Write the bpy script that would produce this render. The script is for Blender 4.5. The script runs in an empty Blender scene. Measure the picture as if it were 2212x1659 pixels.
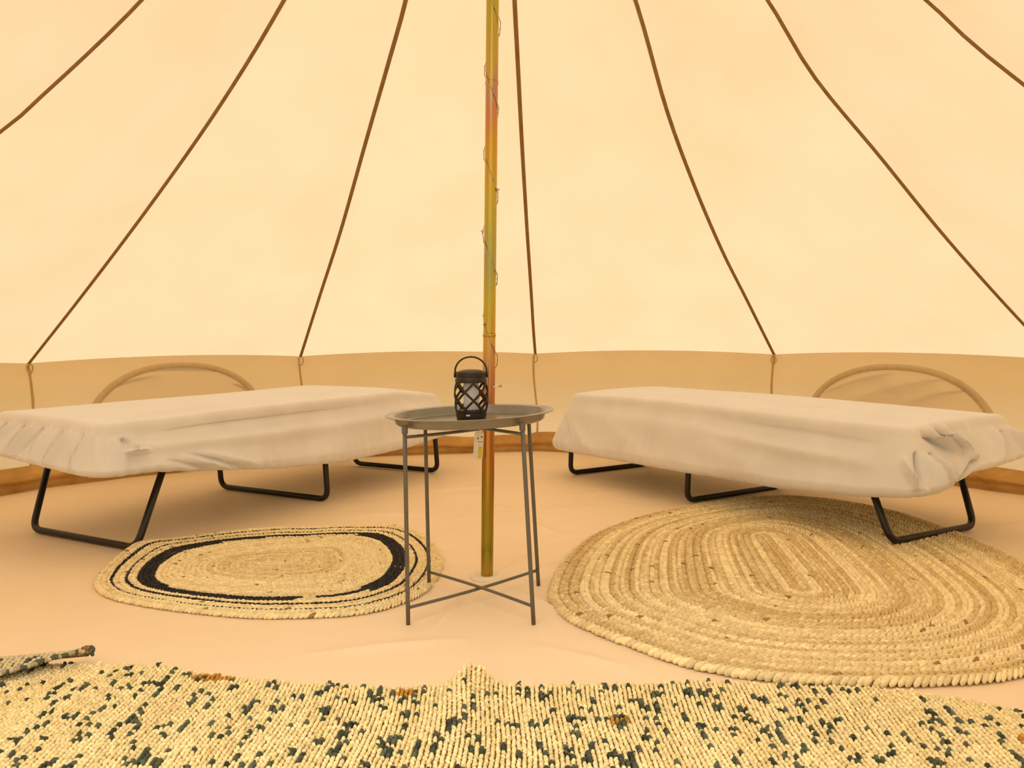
import bpy, math, random
import numpy as np
from mathutils import Vector, Matrix

random.seed(7)
rng = np.random.default_rng(7)
scene = bpy.context.scene
COL = scene.collection
PI = math.pi

# ------------------------------------------------------------------ camera
F_PX, PITCH, ROLL, CAM_H = 1816.4, 0.0628, -0.0063, 0.7465
cam_data = bpy.data.cameras.new('camera')
cam_data.sensor_fit = 'HORIZONTAL'
cam_data.sensor_width = 36.0
cam_data.lens = F_PX / 2212.0 * 36.0
cam_data.clip_start = 0.02
cam = bpy.data.objects.new('camera', cam_data)
COL.objects.link(cam)
_c, _s = math.cos(PITCH), math.sin(PITCH)
_cr, _sr = math.cos(ROLL), math.sin(ROLL)
_r0, _u0, _f0 = Vector((1, 0, 0)), Vector((0, _s, _c)), Vector((0, _c, -_s))
_cx, _cy = _cr * _r0 + _sr * _u0, -_sr * _r0 + _cr * _u0
cam.matrix_world = Matrix(((_cx.x, _cy.x, -_f0.x, 0), (_cx.y, _cy.y, -_f0.y, 0), (_cx.z, _cy.z, -_f0.z, CAM_H), (0, 0, 0, 1)))
scene.camera = cam

# ------------------------------------------------------------------ sky, sun, exposure
world = bpy.data.worlds.new('sky')
scene.world = world
world.use_nodes = True
bg = world.node_tree.nodes['Background']
bg.inputs['Strength'].default_value = 2.48
# overcast sky after the CIE standard: zenith three times as bright as the horizon, all the way round
_nt = world.node_tree
_tc = _nt.nodes.new('ShaderNodeTexCoord'); _sx = _nt.nodes.new('ShaderNodeSeparateXYZ')
_ma = _nt.nodes.new('ShaderNodeMath'); _ma.operation = 'MULTIPLY_ADD'; _ma.use_clamp = True
_ma.inputs[1].default_value = 2 / 3; _ma.inputs[2].default_value = 1 / 3
_mc = _nt.nodes.new('ShaderNodeMix'); _mc.data_type = 'RGBA'
_mc.inputs[6].default_value = (0, 0, 0, 1); _mc.inputs[7].default_value = (1.0, .93, .82, 1)
_nt.links.new(_tc.outputs['Generated'], _sx.inputs[0]); _nt.links.new(_sx.outputs['Z'], _ma.inputs[0])
_nt.links.new(_ma.outputs[0], _mc.inputs[0]); _nt.links.new(_mc.outputs[2], bg.inputs['Color'])
# hazy sun, high up behind the far side of the tent
sun_d = bpy.data.lights.new('sun', 'SUN')
sun_d.energy = 1.3
sun_d.angle = math.radians(24)
sun_d.color = (1.0, .92, .79)
sun = bpy.data.objects.new('sun', sun_d)
COL.objects.link(sun)
_az, _el = math.radians(10), math.radians(60)
sun.rotation_euler = Vector((math.sin(_az) * math.cos(_el), math.cos(_az) * math.cos(_el), math.sin(_el))).to_track_quat('Z', 'Y').to_euler()
vs = scene.view_settings
vs.view_transform = 'Standard'
vs.look = 'None'
vs.gamma = 1.0
vs.use_curve_mapping = False
vs.exposure = 0.0
scene.cycles.max_bounces = 4
scene.cycles.diffuse_bounces = 4
scene.cycles.glossy_bounces = 2
scene.cycles.transmission_bounces = 4
scene.cycles.adaptive_threshold = 0.05
scene.cycles.sample_clamp_indirect = 8.0


# ------------------------------------------------------------------ helpers
def lin(r, g, b):
    def f(c):
        c /= 255.0
        return c / 12.92 if c <= 0.04045 else ((c + 0.055) / 1.055) ** 2.4
    return (f(r), f(g), f(b), 1.0)


def tag(o, label=None, cat=None, group=None, kind=None):
    if label: o['label'] = label
    if cat: o['category'] = cat
    if group: o['group'] = group
    if kind: o['kind'] = kind
    return o


def empty(name, loc):
    o = bpy.data.objects.new(name, None)
    o.empty_display_size = 0.05
    o.location = loc
    COL.objects.link(o)
    return o


def build(name, verts, faces, mat, parent=None, smooth=True, col=None, origin=None, sharp=None):
    """One mesh object. verts are in world space; with a parent they are made relative to the root's location."""
    v = np.asarray(verts, dtype=np.float64)
    off = np.zeros(3)
    if parent is not None:
        q = parent
        while q is not None:
            off += np.array(q.location); q = q.parent
    loc = np.zeros(3)
    if origin is not None:
        loc = np.asarray(origin, dtype=float) - off
    me = bpy.data.meshes.new(name)
    me.from_pydata((v - off - loc).tolist(), [], faces if isinstance(faces, list) else faces.tolist())
    if smooth:
        me.polygons.foreach_set('use_smooth', np.ones(len(me.polygons), dtype=bool))
    if col is not None:
        ca = me.color_attributes.new('Col', 'FLOAT_COLOR', 'POINT')
        ca.data.foreach_set('color', np.asarray(col, dtype=np.float32).ravel())
    me.materials.append(mat)
    me.update()
    if sharp: me.set_sharp_from_angle(angle=math.radians(sharp))
    o = bpy.data.objects.new(name, me)
    o.location = loc
    COL.objects.link(o)
    if parent is not None: o.parent = parent
    return o


def catmull(pts, n, closed=False):
    pts = np.asarray(pts, float)
    m = len(pts)
    out = []
    segs = m if closed else m - 1
    for i in range(segs):
        if closed:
            p0, p1, p2, p3 = pts[(i - 1) % m], pts[i], pts[(i + 1) % m], pts[(i + 2) % m]
        else:
            p1, p2 = pts[i], pts[i + 1]
            p0 = pts[i - 1] if i > 0 else 2 * p1 - p2
            p3 = pts[i + 2] if i + 2 < m else 2 * p2 - p1
        for k in range(n):
            t = k / n
            out.append(0.5 * ((2 * p1) + (-p0 + p2) * t + (2 * p0 - 5 * p1 + 4 * p2 - p3) * t * t + (-p0 + 3 * p1 - 3 * p2 + p3) * t ** 3))
    if not closed: out.append(pts[-1])
    return np.array(out)


def resample(pts, n, closed=False):
    p = np.asarray(pts, float)
    if closed: p = np.vstack([p, p[:1]])
    d = np.concatenate([[0], np.cumsum(np.linalg.norm(np.diff(p, axis=0), axis=1))])
    t = np.linspace(0, d[-1], n, endpoint=not closed)
    return np.stack([np.interp(t, d, p[:, k]) for k in range(p.shape[1])], 1)


def tube(pts, r, seg=10, closed=False, cap=True):
    """verts, faces of a tube along pts, parallel-transport frame. r may be an array."""
    p = np.asarray(pts, float)
    n = len(p)
    r = np.broadcast_to(np.asarray(r, float), (n,))
    t = np.zeros_like(p)
    if closed:
        t = np.roll(p, -1, 0) - np.roll(p, 1, 0)
    else:
        t[1:-1] = p[2:] - p[:-2]; t[0] = p[1] - p[0]; t[-1] = p[-1] - p[-2]
    t /= np.linalg.norm(t, axis=1)[:, None]
    a = np.array([0, 0, 1.0]) if abs(t[0][2]) < 0.9 else np.array([1.0, 0, 0])
    u = np.cross(t[0], a); u /= np.linalg.norm(u)
    V = []
    for i in range(n):
        u = u - np.dot(u, t[i]) * t[i]; u /= np.linalg.norm(u)
        w = np.cross(t[i], u)
        for k in range(seg):
            ang = 2 * PI * k / seg
            V.append(p[i] + r[i] * (math.cos(ang) * u + math.sin(ang) * w))
    Fc = []
    for i in range(n if closed else n - 1):
        j = (i + 1) % n
        for k in range(seg):
            l = (k + 1) % seg
            Fc.append([i * seg + k, i * seg + l, j * seg + l, j * seg + k])
    if cap and not closed:
        Fc.append(list(range(seg))[::-1]); Fc.append([(n - 1) * seg + k for k in range(seg)])
    return np.array(V), Fc


def lathe(prof, seg=40, center=(0, 0, 0), closed_prof=False):
    V = []; Fc = []
    n = len(prof)
    for (r, z) in prof:
        for k in range(seg):
            a = 2 * PI * k / seg
            V.append((center[0] + r * math.cos(a), center[1] + r * math.sin(a), center[2] + z))
    for i in range(n if closed_prof else n - 1):
        j = (i + 1) % n
        for k in range(seg):
            l = (k + 1) % seg
            Fc.append([i * seg + k, i * seg + l, j * seg + l, j * seg + k])
    if not closed_prof:
        Fc.append(list(range(seg))[::-1]); Fc.append([(n - 1) * seg + k for k in range(seg)])
    return np.array(V), Fc


def box(c, sx, sy, sz, bev=0.0):
    """bevelled box, size sx sy sz centred at c"""
    c = np.asarray(c, float)
    hx, hy, hz = sx / 2, sy / 2, sz / 2
    b = min(bev, hx * .9, hy * .9, hz * .9)
    if b <= 0:
        V = np.array([(x, y, z) for z in (-hz, hz) for y in (-hy, hy) for x in (-hx, hx)]) + c
        return V, [[0, 2, 3, 1], [4, 5, 7, 6], [0, 1, 5, 4], [2, 6, 7, 3], [0, 4, 6, 2], [1, 3, 7, 5]]
    def ring(x, y, z):
        return [(x - b, -y, z), (x, -y + b, z), (x, y - b, z), (x - b, y, z), (-x + b, y, z), (-x, y - b, z), (-x, -y + b, z), (-x + b, -y, z)]
    V = ring(hx - b, hy - b, -hz) + ring(hx, hy, -hz + b) + ring(hx, hy, hz - b) + ring(hx - b, hy - b, hz)
    Fc = [list(range(8))[::-1], [24 + k for k in range(8)]]
    for i in range(3):
        for k in range(8):
            l = (k + 1) % 8
            Fc.append([i * 8 + k, i * 8 + l, i * 8 + 8 + l, i * 8 + 8 + k])
    return np.array(V) + c, Fc


def grid_faces(nu, nv, wrap_u=False):
    Fc = []
    for i in range(nv - 1):
        for k in range(nu if wrap_u else nu - 1):
            l = (k + 1) % nu
            Fc.append([i * nu + k, i * nu + l, (i + 1) * nu + l, (i + 1) * nu + k])
    return Fc


def join(parts):
    V = []; Fc = []; n = 0
    for v, f in parts:
        V.append(np.asarray(v)); Fc += [[i + n for i in q] for q in f]; n += len(v)
    return np.vstack(V), Fc


# a small lens-shaped lump, unit half-axes: x long, y wide, z high
def _unit_lump(seg=6, rings=3):
    V = [(-1, 0, 0)]
    for i in range(1, rings + 1):
        a = PI * i / (rings + 1)
        for k in range(seg):
            b = 2 * PI * k / seg
            V.append((-math.cos(a), math.sin(a) * math.cos(b), math.sin(a) * math.sin(b)))
    V.append((1, 0, 0))
    Fc = []
    for k in range(seg): Fc.append([0, 1 + (k + 1) % seg, 1 + k])
    for i in range(rings - 1):
        for k in range(seg):
            l = (k + 1) % seg
            Fc.append([1 + i * seg + k, 1 + i * seg + l, 1 + (i + 1) * seg + l, 1 + (i + 1) * seg + k])
    e = len(V) - 1; b0 = 1 + (rings - 1) * seg
    for k in range(seg): Fc.append([b0 + k, b0 + (k + 1) % seg, e])
    return np.array(V), Fc

LUMP_V, LUMP_F = _unit_lump()


def lumps(cen, ax, ay, az, colors):
    """cen, ax, ay, az: (n,3) centre and half-axis vectors -> verts, faces, vertex colours"""
    n = len(cen); m = len(LUMP_V)
    V = cen[:, None, :] + LUMP_V[None, :, 0:1] * ax[:, None, :] + LUMP_V[None, :, 1:2] * ay[:, None, :] + LUMP_V[None, :, 2:3] * az[:, None, :]
    Fc = []
    for i in range(n):
        b = i * m
        Fc += [[b + q for q in f] for f in LUMP_F]
    C = np.repeat(np.concatenate([colors, np.ones((n, 1))], 1), m, axis=0)
    return V.reshape(-1, 3), Fc, C


# ------------------------------------------------------------------ materials
def new_mat(name):
    m = bpy.data.materials.new(name)
    m.use_nodes = True
    nt = m.node_tree
    nt.nodes.clear()
    out = nt.nodes.new('ShaderNodeOutputMaterial')
    return m, nt, out


def noise_mix(nt, c1, c2, scale, detail=3.0, lo=0.35, hi=0.65, stretch=(1, 1, 1)):
    tc = nt.nodes.new('ShaderNodeTexCoord')
    mp = nt.nodes.new('ShaderNodeMapping')
    mp.inputs['Scale'].default_value = stretch
    nz = nt.nodes.new('ShaderNodeTexNoise')
    nz.inputs['Scale'].default_value = scale
    nz.inputs['Detail'].default_value = detail
    rp = nt.nodes.new('ShaderNodeValToRGB')
    rp.color_ramp.elements[0].position = lo
    rp.color_ramp.elements[1].position = hi
    rp.color_ramp.elements[0].color = c1
    rp.color_ramp.elements[1].color = c2
    nt.links.new(tc.outputs['Object'], mp.inputs['Vector'])
    nt.links.new(mp.outputs['Vector'], nz.inputs['Vector'])
    nt.links.new(nz.outputs['Fac'], rp.inputs['Fac'])
    return rp.outputs['Color'], nz


def add_bump(nt, scale, strength, dist, detail=2.0, stretch=(1, 1, 1)):
    tc = nt.nodes.new('ShaderNodeTexCoord')
    mp = nt.nodes.new('ShaderNodeMapping')
    mp.inputs['Scale'].default_value = stretch
    nz = nt.nodes.new('ShaderNodeTexNoise')
    nz.inputs['Scale'].default_value = scale
    nz.inputs['Detail'].default_value = detail
    b = nt.nodes.new('ShaderNodeBump')
    b.inputs['Strength'].default_value = strength
    b.inputs['Distance'].default_value = dist
    nt.links.new(tc.outputs['Object'], mp.inputs['Vector'])
    nt.links.new(mp.outputs['Vector'], nz.inputs['Vector'])
    nt.links.new(nz.outputs['Fac'], b.inputs['Height'])
    return b.outputs['Normal']


def mat_cloth(name, c1, c2, trans=0.5, scale=3.0, bump=(600, .15, .0006), lo=.3, hi=.7, refl=1.0):
    m, nt, out = new_mat(name)
    c, _ = noise_mix(nt, c1, c2, scale, 5.0, lo, hi)
    d = nt.nodes.new('ShaderNodeBsdfDiffuse')
    t = nt.nodes.new('ShaderNodeBsdfTranslucent')
    mx = nt.nodes.new('ShaderNodeMixShader')
    mx.inputs['Fac'].default_value = trans
    mr = nt.nodes.new('ShaderNodeMix'); mr.data_type = 'RGBA'; mr.blend_type = 'MULTIPLY'; mr.inputs[0].default_value = 1.0
    mr.inputs[7].default_value = (refl, refl, refl, 1)
    nt.links.new(c, mr.inputs[6])
    nt.links.new(mr.outputs[2], d.inputs['Color']); nt.links.new(c, t.inputs['Color'])
    if bump:
        nrm = add_bump(nt, *bump)
        nt.links.new(nrm, d.inputs['Normal'])
    nt.links.new(d.outputs[0], mx.inputs[1]); nt.links.new(t.outputs[0], mx.inputs[2])
    nt.links.new(mx.outputs[0], out.inputs['Surface'])
    return m


def mat_pbr(name, c1, c2=None, rough=0.5, metal=0.0, scale=20.0, bump=None, sheen=0.0, spec=0.5, stretch=(1, 1, 1)):
    m, nt, out = new_mat(name)
    p = nt.nodes.new('ShaderNodeBsdfPrincipled')
    c, _ = noise_mix(nt, c1, c2 or c1, scale, 4.0, .35, .65, stretch)
    nt.links.new(c, p.inputs['Base Color'])
    p.inputs['Roughness'].default_value = rough
    p.inputs['Metallic'].default_value = metal
    p.inputs['Specular IOR Level'].default_value = spec
    p.inputs['Sheen Weight'].default_value = sheen
    p.inputs['Sheen Roughness'].default_value = .5
    if bump: nt.links.new(add_bump(nt, *bump), p.inputs['Normal'])
    nt.links.new(p.outputs[0], out.inputs['Surface'])
    return m


def mat_fibre(name, bump=(700, .5, .001), rough=.9):
    """colour from the pieces' own colour attribute, broken up by fibre noise"""
    m, nt, out = new_mat(name)
    p = nt.nodes.new('ShaderNodeBsdfPrincipled')
    at = nt.nodes.new('ShaderNodeVertexColor'); at.layer_name = 'Col'
    c, _ = noise_mix(nt, (.86, .86, .86, 1), (1.12, 1.12, 1.12, 1), 160, 4.0, .3, .7)
    mu = nt.nodes.new('ShaderNodeMix'); mu.data_type = 'RGBA'; mu.blend_type = 'MULTIPLY'
    mu.inputs[0].default_value = 1.0
    nt.links.new(at.outputs['Color'], mu.inputs[6]); nt.links.new(c, mu.inputs[7])
    nt.links.new(mu.outputs[2], p.inputs['Base Color'])
    p.inputs['Roughness'].default_value = rough
    p.inputs['Specular IOR Level'].default_value = .15
    nt.links.new(add_bump(nt, *bump), p.inputs['Normal'])
    nt.links.new(p.outputs[0], out.inputs['Surface'])
    return m


M = {}
M['canvas'] = mat_cloth('cream_canvas', (.86, .655, .42, 1), (.91, .70, .475, 1), .5, 2.6, bump=None, refl=.5)
M['seam'] = mat_cloth('felled_seam', (.34, .20, .09, 1), (.28, .16, .07, 1), .08, 30)  # brown tone stands in for the light that layered cloth holds back
M['wall_seam'] = mat_cloth('wall_seam', (.76, .54, .26, 1), (.70, .48, .22, 1), .35, 30)
M['flap'] = mat_cloth('window_flap_canvas', (.90, .80, .60, 1), (.93, .84, .65, 1), .55, 4)
M['fold_shadow_strip'] = mat_cloth('window_fold_shadow', (.60, .42, .20, 1), (.54, .37, .16, 1), .12, 40)  # dark, nearly opaque tone for the added fold shadows
M['zip'] = mat_cloth('window_zip_tape', (.74, .60, .38, 1), (.68, .54, .32, 1), .40, 40)
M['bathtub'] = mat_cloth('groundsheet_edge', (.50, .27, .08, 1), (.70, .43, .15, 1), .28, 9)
M['floor'] = mat_pbr('groundsheet', (.84, .66, .44, 1), (.88, .70, .48, 1), .5, 0, 2.5, (2.6, .5, .03, 4), spec=.3)
M['ground'] = mat_pbr('lawn', (.56, .49, .23, 1), (.66, .57, .28, 1), .9, 0, 6)
M['fleece'] = mat_pbr('fleece_cover', (.66, .63, .58, 1), (.73, .70, .65, 1), .46, 0, 5, (420, .45, .003, 3), sheen=1.0, spec=.7)
M['black_steel'] = mat_pbr('black_steel', (.014, .009, .005, 1), (.020, .013, .008, 1), .36, 0, 20, spec=.34)
M['table'] = mat_pbr('grey_beige_steel', (.112, .096, .070, 1), (.126, .108, .080, 1), .42, 0, 30, spec=.5)
M['tray'] = mat_pbr('tray_steel', (.18, .16, .12, 1), (.20, .175, .13, 1), .25, 0, 30, spec=1.0)
M['black_plastic'] = mat_pbr('dark_bronze_plastic', (.020, .013, .007, 1), (.028, .019, .010, 1), .40, 0, 50, spec=.32)
M['candle'] = mat_pbr('frosted_plastic', (.74, .72, .68, 1), (.80, .78, .74, 1), .5, 0, 60)
M['badge'] = mat_pbr('silver_badge', (.55, .53, .50, 1), None, .4, .3)
M['wire'] = mat_pbr('copper_wire', (.42, .33, .20, 1), (.52, .42, .28, 1), .35, .6, 200)
M['bud'] = mat_pbr('led_bud', (.30, .24, .15, 1), (.50, .42, .30, 1), .25, 0, 300)
M['pad'] = mat_pbr('cream_plastic', (.80, .70, .50, 1), (.86, .76, .56, 1), .5, 0, 30)
M['case'] = mat_pbr('battery_case', (.82, .80, .72, 1), (.88, .86, .80, 1), .3, 0, 90)
M['yellow'] = mat_pbr('yellow_label', (.75, .60, .02, 1), None, .4)
M['screw'] = mat_pbr('dark_screw', (.10, .07, .05, 1), None, .4)
M['jute'] = mat_fibre('jute_braid')
M['weave'] = mat_fibre('rag_weave')
M['backing'] = mat_pbr('jute_backing', (.22, .14, .05, 1), (.30, .19, .07, 1), .95, 0, 60)
M['cord'] = mat_cloth('toggle_cord', (.70, .50, .24, 1), (.62, .42, .18, 1), .1, 60)

# pole: yellow-passivated zinc, olive, amber and rose by turns
m, nt, out = new_mat('yellow_zinc_steel')
p = nt.nodes.new('ShaderNodeBsdfPrincipled')
tc = nt.nodes.new('ShaderNodeTexCoord')
mp = nt.nodes.new('ShaderNodeMapping'); mp.inputs['Scale'].default_value = (40, 40, 2.2)
nz = nt.nodes.new('ShaderNodeTexNoise'); nz.inputs['Scale'].default_value = 1.0; nz.inputs['Detail'].default_value = 4.0
sx = nt.nodes.new('ShaderNodeSeparateXYZ')
m1 = nt.nodes.new('ShaderNodeMath'); m1.operation = 'MULTIPLY_ADD'; m1.inputs[1].default_value = 1 / 2.8; m1.inputs[2].default_value = -.075
m2 = nt.nodes.new('ShaderNodeMath'); m2.operation = 'MULTIPLY_ADD'; m2.inputs[1].default_value = .15
rp = nt.nodes.new('ShaderNodeValToRGB')
el = rp.color_ramp.elements
el[0].position = .0; el[0].color = (.58, .36, .08, 1)
el[1].position = 1.0; el[1].color = (.44, .40, .10, 1)
# the plating changes tint up the pole: olive foot, copper, yellow, olive, amber, rose, olive-yellow
for pos, c in ((.045, (.42, .38, .07, 1)), (.10, (.48, .30, .06, 1)), (.15, (.60, .25, .08, 1)), (.205, (.64, .30, .15, 1)), (.25, (.66, .42, .10, 1)), (.29, (.58, .46, .08, 1)),
               (.34, (.44, .40, .14, 1)), (.40, (.60, .46, .09, 1)), (.455, (.68, .40, .08, 1)), (.495, (.66, .30, .14, 1)), (.522, (.56, .34, .24, 1)), (.535, (.66, .44, .12, 1)), (.60, (.56, .48, .10, 1)), (.68, (.42, .40, .10, 1))):
    e = el.new(pos); e.color = c
nt.links.new(tc.outputs['Object'], mp.inputs['Vector']); nt.links.new(mp.outputs['Vector'], nz.inputs['Vector'])
nt.links.new(tc.outputs['Object'], sx.inputs[0]); nt.links.new(sx.outputs['Z'], m1.inputs[0])
nt.links.new(nz.outputs['Fac'], m2.inputs[0]); nt.links.new(m1.outputs[0], m2.inputs[2])
hs = nt.nodes.new('ShaderNodeHueSaturation'); hs.inputs['Value'].default_value = .80; hs.inputs['Saturation'].default_value = 1.05
nt.links.new(m2.outputs[0], rp.inputs['Fac']); nt.links.new(rp.outputs['Color'], hs.inputs['Color']); nt.links.new(hs.outputs['Color'], p.inputs['Base Color'])
p.inputs['Metallic'].default_value = .85; p.inputs['Roughness'].default_value = .22
nt.links.new(p.outputs[0], out.inputs['Surface'])
M['zinc'] = m

# ------------------------------------------------------------------ tent shell
PX, PY, TH, R, HW = -0.0798, 2.5161, 0.0822, 2.7646, 0.6045
APEX = np.array([-0.030, PY, 2.80])


def radial(k, r, z, lat=0.0):
    a = TH + k * PI / 6
    return np.array([PX + r * math.sin(a) + lat * math.cos(a), PY + r * math.cos(a) - lat * math.sin(a), z])


AVG = [(2.7646, .6045), (2.50, .752), (2.26, .918), (2.00, 1.085), (1.76, 1.235), (1.55, 1.38), (1.36, 1.512), (1.20, 1.63), (1.05, 1.75), (.90, 1.87), (.75, 1.99), (.5, 2.22), (.25, 2.48)]
SEAM = {
    -3: AVG[:5] + [(1.50, 1.373), (1.345, 1.491), (1.192, 1.614), (1.041, 1.745), (.75, 2.02), (.4, 2.38)],
    -2: [(2.7646, .6045), (2.260, .915), (1.785, 1.218), (1.361, 1.505), (1.075, 1.720), (.861, 1.902), (.55, 2.18), (.25, 2.50)],
    -1: [(2.7646, .6045), (2.220, .939), (1.738, 1.231), (1.264, 1.562), (.916, 1.801), (.702, 1.955), (.45, 2.2), (.2, 2.52)],
    1: [(2.7646, .6045), (2.272, .919), (1.936, 1.132), (1.587, 1.395), (1.286, 1.668), (1.015, 2.0), (.7, 2.28), (.3, 2.58)],
    2: [(2.7646, .6045), (2.498, .763), (2.018, 1.095), (1.623, 1.398), (1.293, 1.648), (1.075, 1.880), (.75, 2.18), (.3, 2.55)],
    3: AVG[:5] + [(1.518, 1.427), (1.376, 1.545), (1.254, 1.663), (.9, 1.98), (.5, 2.32)],
}
NSEAM = 40


def seam_curve(k):
    prof = SEAM.get(k, AVG)
    lat = {0: 1.0}.get(k, 0.0)
    pts = [radial(k, r, z, lat * (.035 * max(0, (z - .6) / 1.3) if z > .6 else 0)) for r, z in prof] + [APEX]
    return resample(catmull(pts, 8), NSEAM)


seams = {k: seam_curve(((k + 5) % 12) - 5 if False else k) for k in range(-5, 7)}
verts_w = {k: radial(k, R, 0) for k in range(-5, 7)}


def nxt(k):
    return k + 1 if k < 6 else -5


ceiling = empty('ceiling', (PX, PY, HW))
tag(ceiling, 'cream canvas bell tent roof of tapering panels with seams toned dark for lack of light', 'tent roof', kind='structure')
wall = empty('wall_round', (PX, PY, 0))
tag(wall, 'low golden canvas side wall running round the tent', 'tent wall', kind='structure')

NU = 15


def door_u(k, u, fr):
    # the doorway is an upturned V open on either side of the seam at the camera's back
    op = .97 * min(1.0, max(0.0, (.76 - fr) / .24))
    if k == 5: return u * (1 - op)
    if k == 6: return op + u * (1 - op)
    return u


for k in range(-5, 7):
    a, b = seams[k], seams[nxt(k)]
    V = []
    for i in range(NSEAM):
        fr = i / (NSEAM - 1)
        for j in range(NU):
            u = door_u(k, j / (NU - 1), fr)
            p = a[i] * (1 - u) + b[i] * u
            bell = 4 * u * (1 - u)
            # the eave scallops up a little between the corners, the panel hangs in by a hand's breadth at most
            p = p + np.array([0, 0, .022 * bell * max(0, 1 - fr * 9)])
            inn = np.array([APEX[0] - p[0], APEX[1] - p[1], -0.8]); inn /= np.linalg.norm(inn)
            p = p + inn * (.018 * bell * math.sin(PI * min(1, fr * 1.1)))
            V.append(p)
    build('roof_panel', V, grid_faces(NU, NSEAM), M['canvas'], ceiling)
    # felled seam: a flat lens-shaped band just under the canvas
    V = []
    if k == 6: a = a[int(NSEAM * .77):]
    n = len(a)
    for i in range(n):
        t = a[min(i + 1, n - 1)] - a[max(i - 1, 0)]; t /= np.linalg.norm(t)
        inn = np.array([APEX[0] - a[i][0], APEX[1] - a[i][1], -.9]); inn -= np.dot(inn, t) * t
        inn /= max(1e-6, np.linalg.norm(inn))
        sd = np.cross(t, inn)
        hw = .0088
        c = a[i] + inn * .003
        for (x, y) in ((-1, 0), (-.6, .7), (0, 1), (.6, .7), (1, 0), (0, -.5)):
            V.append(c + sd * (hw * x) + inn * (.0045 * y))
    build('roof_seam', V, grid_faces(6, n, True), M['seam'], ceiling)
    if k in (5, 6): continue
    # valance: the roof cloth runs out past the wall and hangs down outside it
    c0, c1 = a[0], b[0]
    V = []
    for i, (dr, dz) in enumerate(((0, 0), (.06, -.032), (.12, -.062), (.17, -.09), (.20, -.115))):
        for j in range(NU):
            u = j / (NU - 1)
            p = c0 * (1 - u) + c1 * u
            o = np.array([p[0] - PX, p[1] - PY, 0]); o /= np.linalg.norm(o)
            bell = 4 * u * (1 - u)
            V.append(p + o * dr + np.array([0, 0, dz + .022 * bell]))
    build('valance', V, grid_faces(NU, 5), M['canvas'], ceiling)

# wall panels, seams and toggles
NZ = 9
for k in range(-5, 7):
    a, b = verts_w[k], verts_w[nxt(k)]
    V = []
    for i in range(NZ):
        fz = i / (NZ - 1)
        for j in range(NU):
            u = door_u(k, j / (NU - 1), 0)
            p = a * (1 - u) + b * u
            bell = 4 * u * (1 - u)
            o = np.array([p[0] - PX, p[1] - PY, 0]); o /= np.linalg.norm(o)
            top = HW + .022 * bell
            z = .03 + (top - .03) * fz
            p = p - o * (.016 * bell * math.sin(PI * fz)) + np.array([0, 0, z])
            V.append(p)
    build('wall_panel', V, grid_faces(NU, NZ), M['canvas'], wall)
    if k == 6: continue
    # upright seam
    a3 = a.copy()
    o = np.array([a[0] - PX, a[1] - PY, 0]); o /= np.linalg.norm(o)
    sd = np.array([o[1], -o[0], 0])
    zz = np.linspace(.03, HW - .01, 14)
    pts = np.array([a3 - o * .004 + sd * (.012 * math.sin(z * 9 + k)) + np.array([0, 0, z]) for z in zz])
    v, f = tube(pts, .0058, 8)
    build('wall_seam', v, f, M['wall_seam'], wall)
    # cord loop that ties the wall to the roof corner
    cc = a3 - o * .012 + np.array([0, 0, HW - .028])
    pts = [cc + sd * (.014 * math.cos(t)) + np.array([0, 0, .024 * math.sin(t)]) - o * (.006 * math.sin(2 * t)) for t in np.linspace(0, 2 * PI, 18, endpoint=False)]
    v, f = tube(pts, .0038, 6, closed=True)
    build('toggle_loop', v, f, M['cord'], wall)

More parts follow.
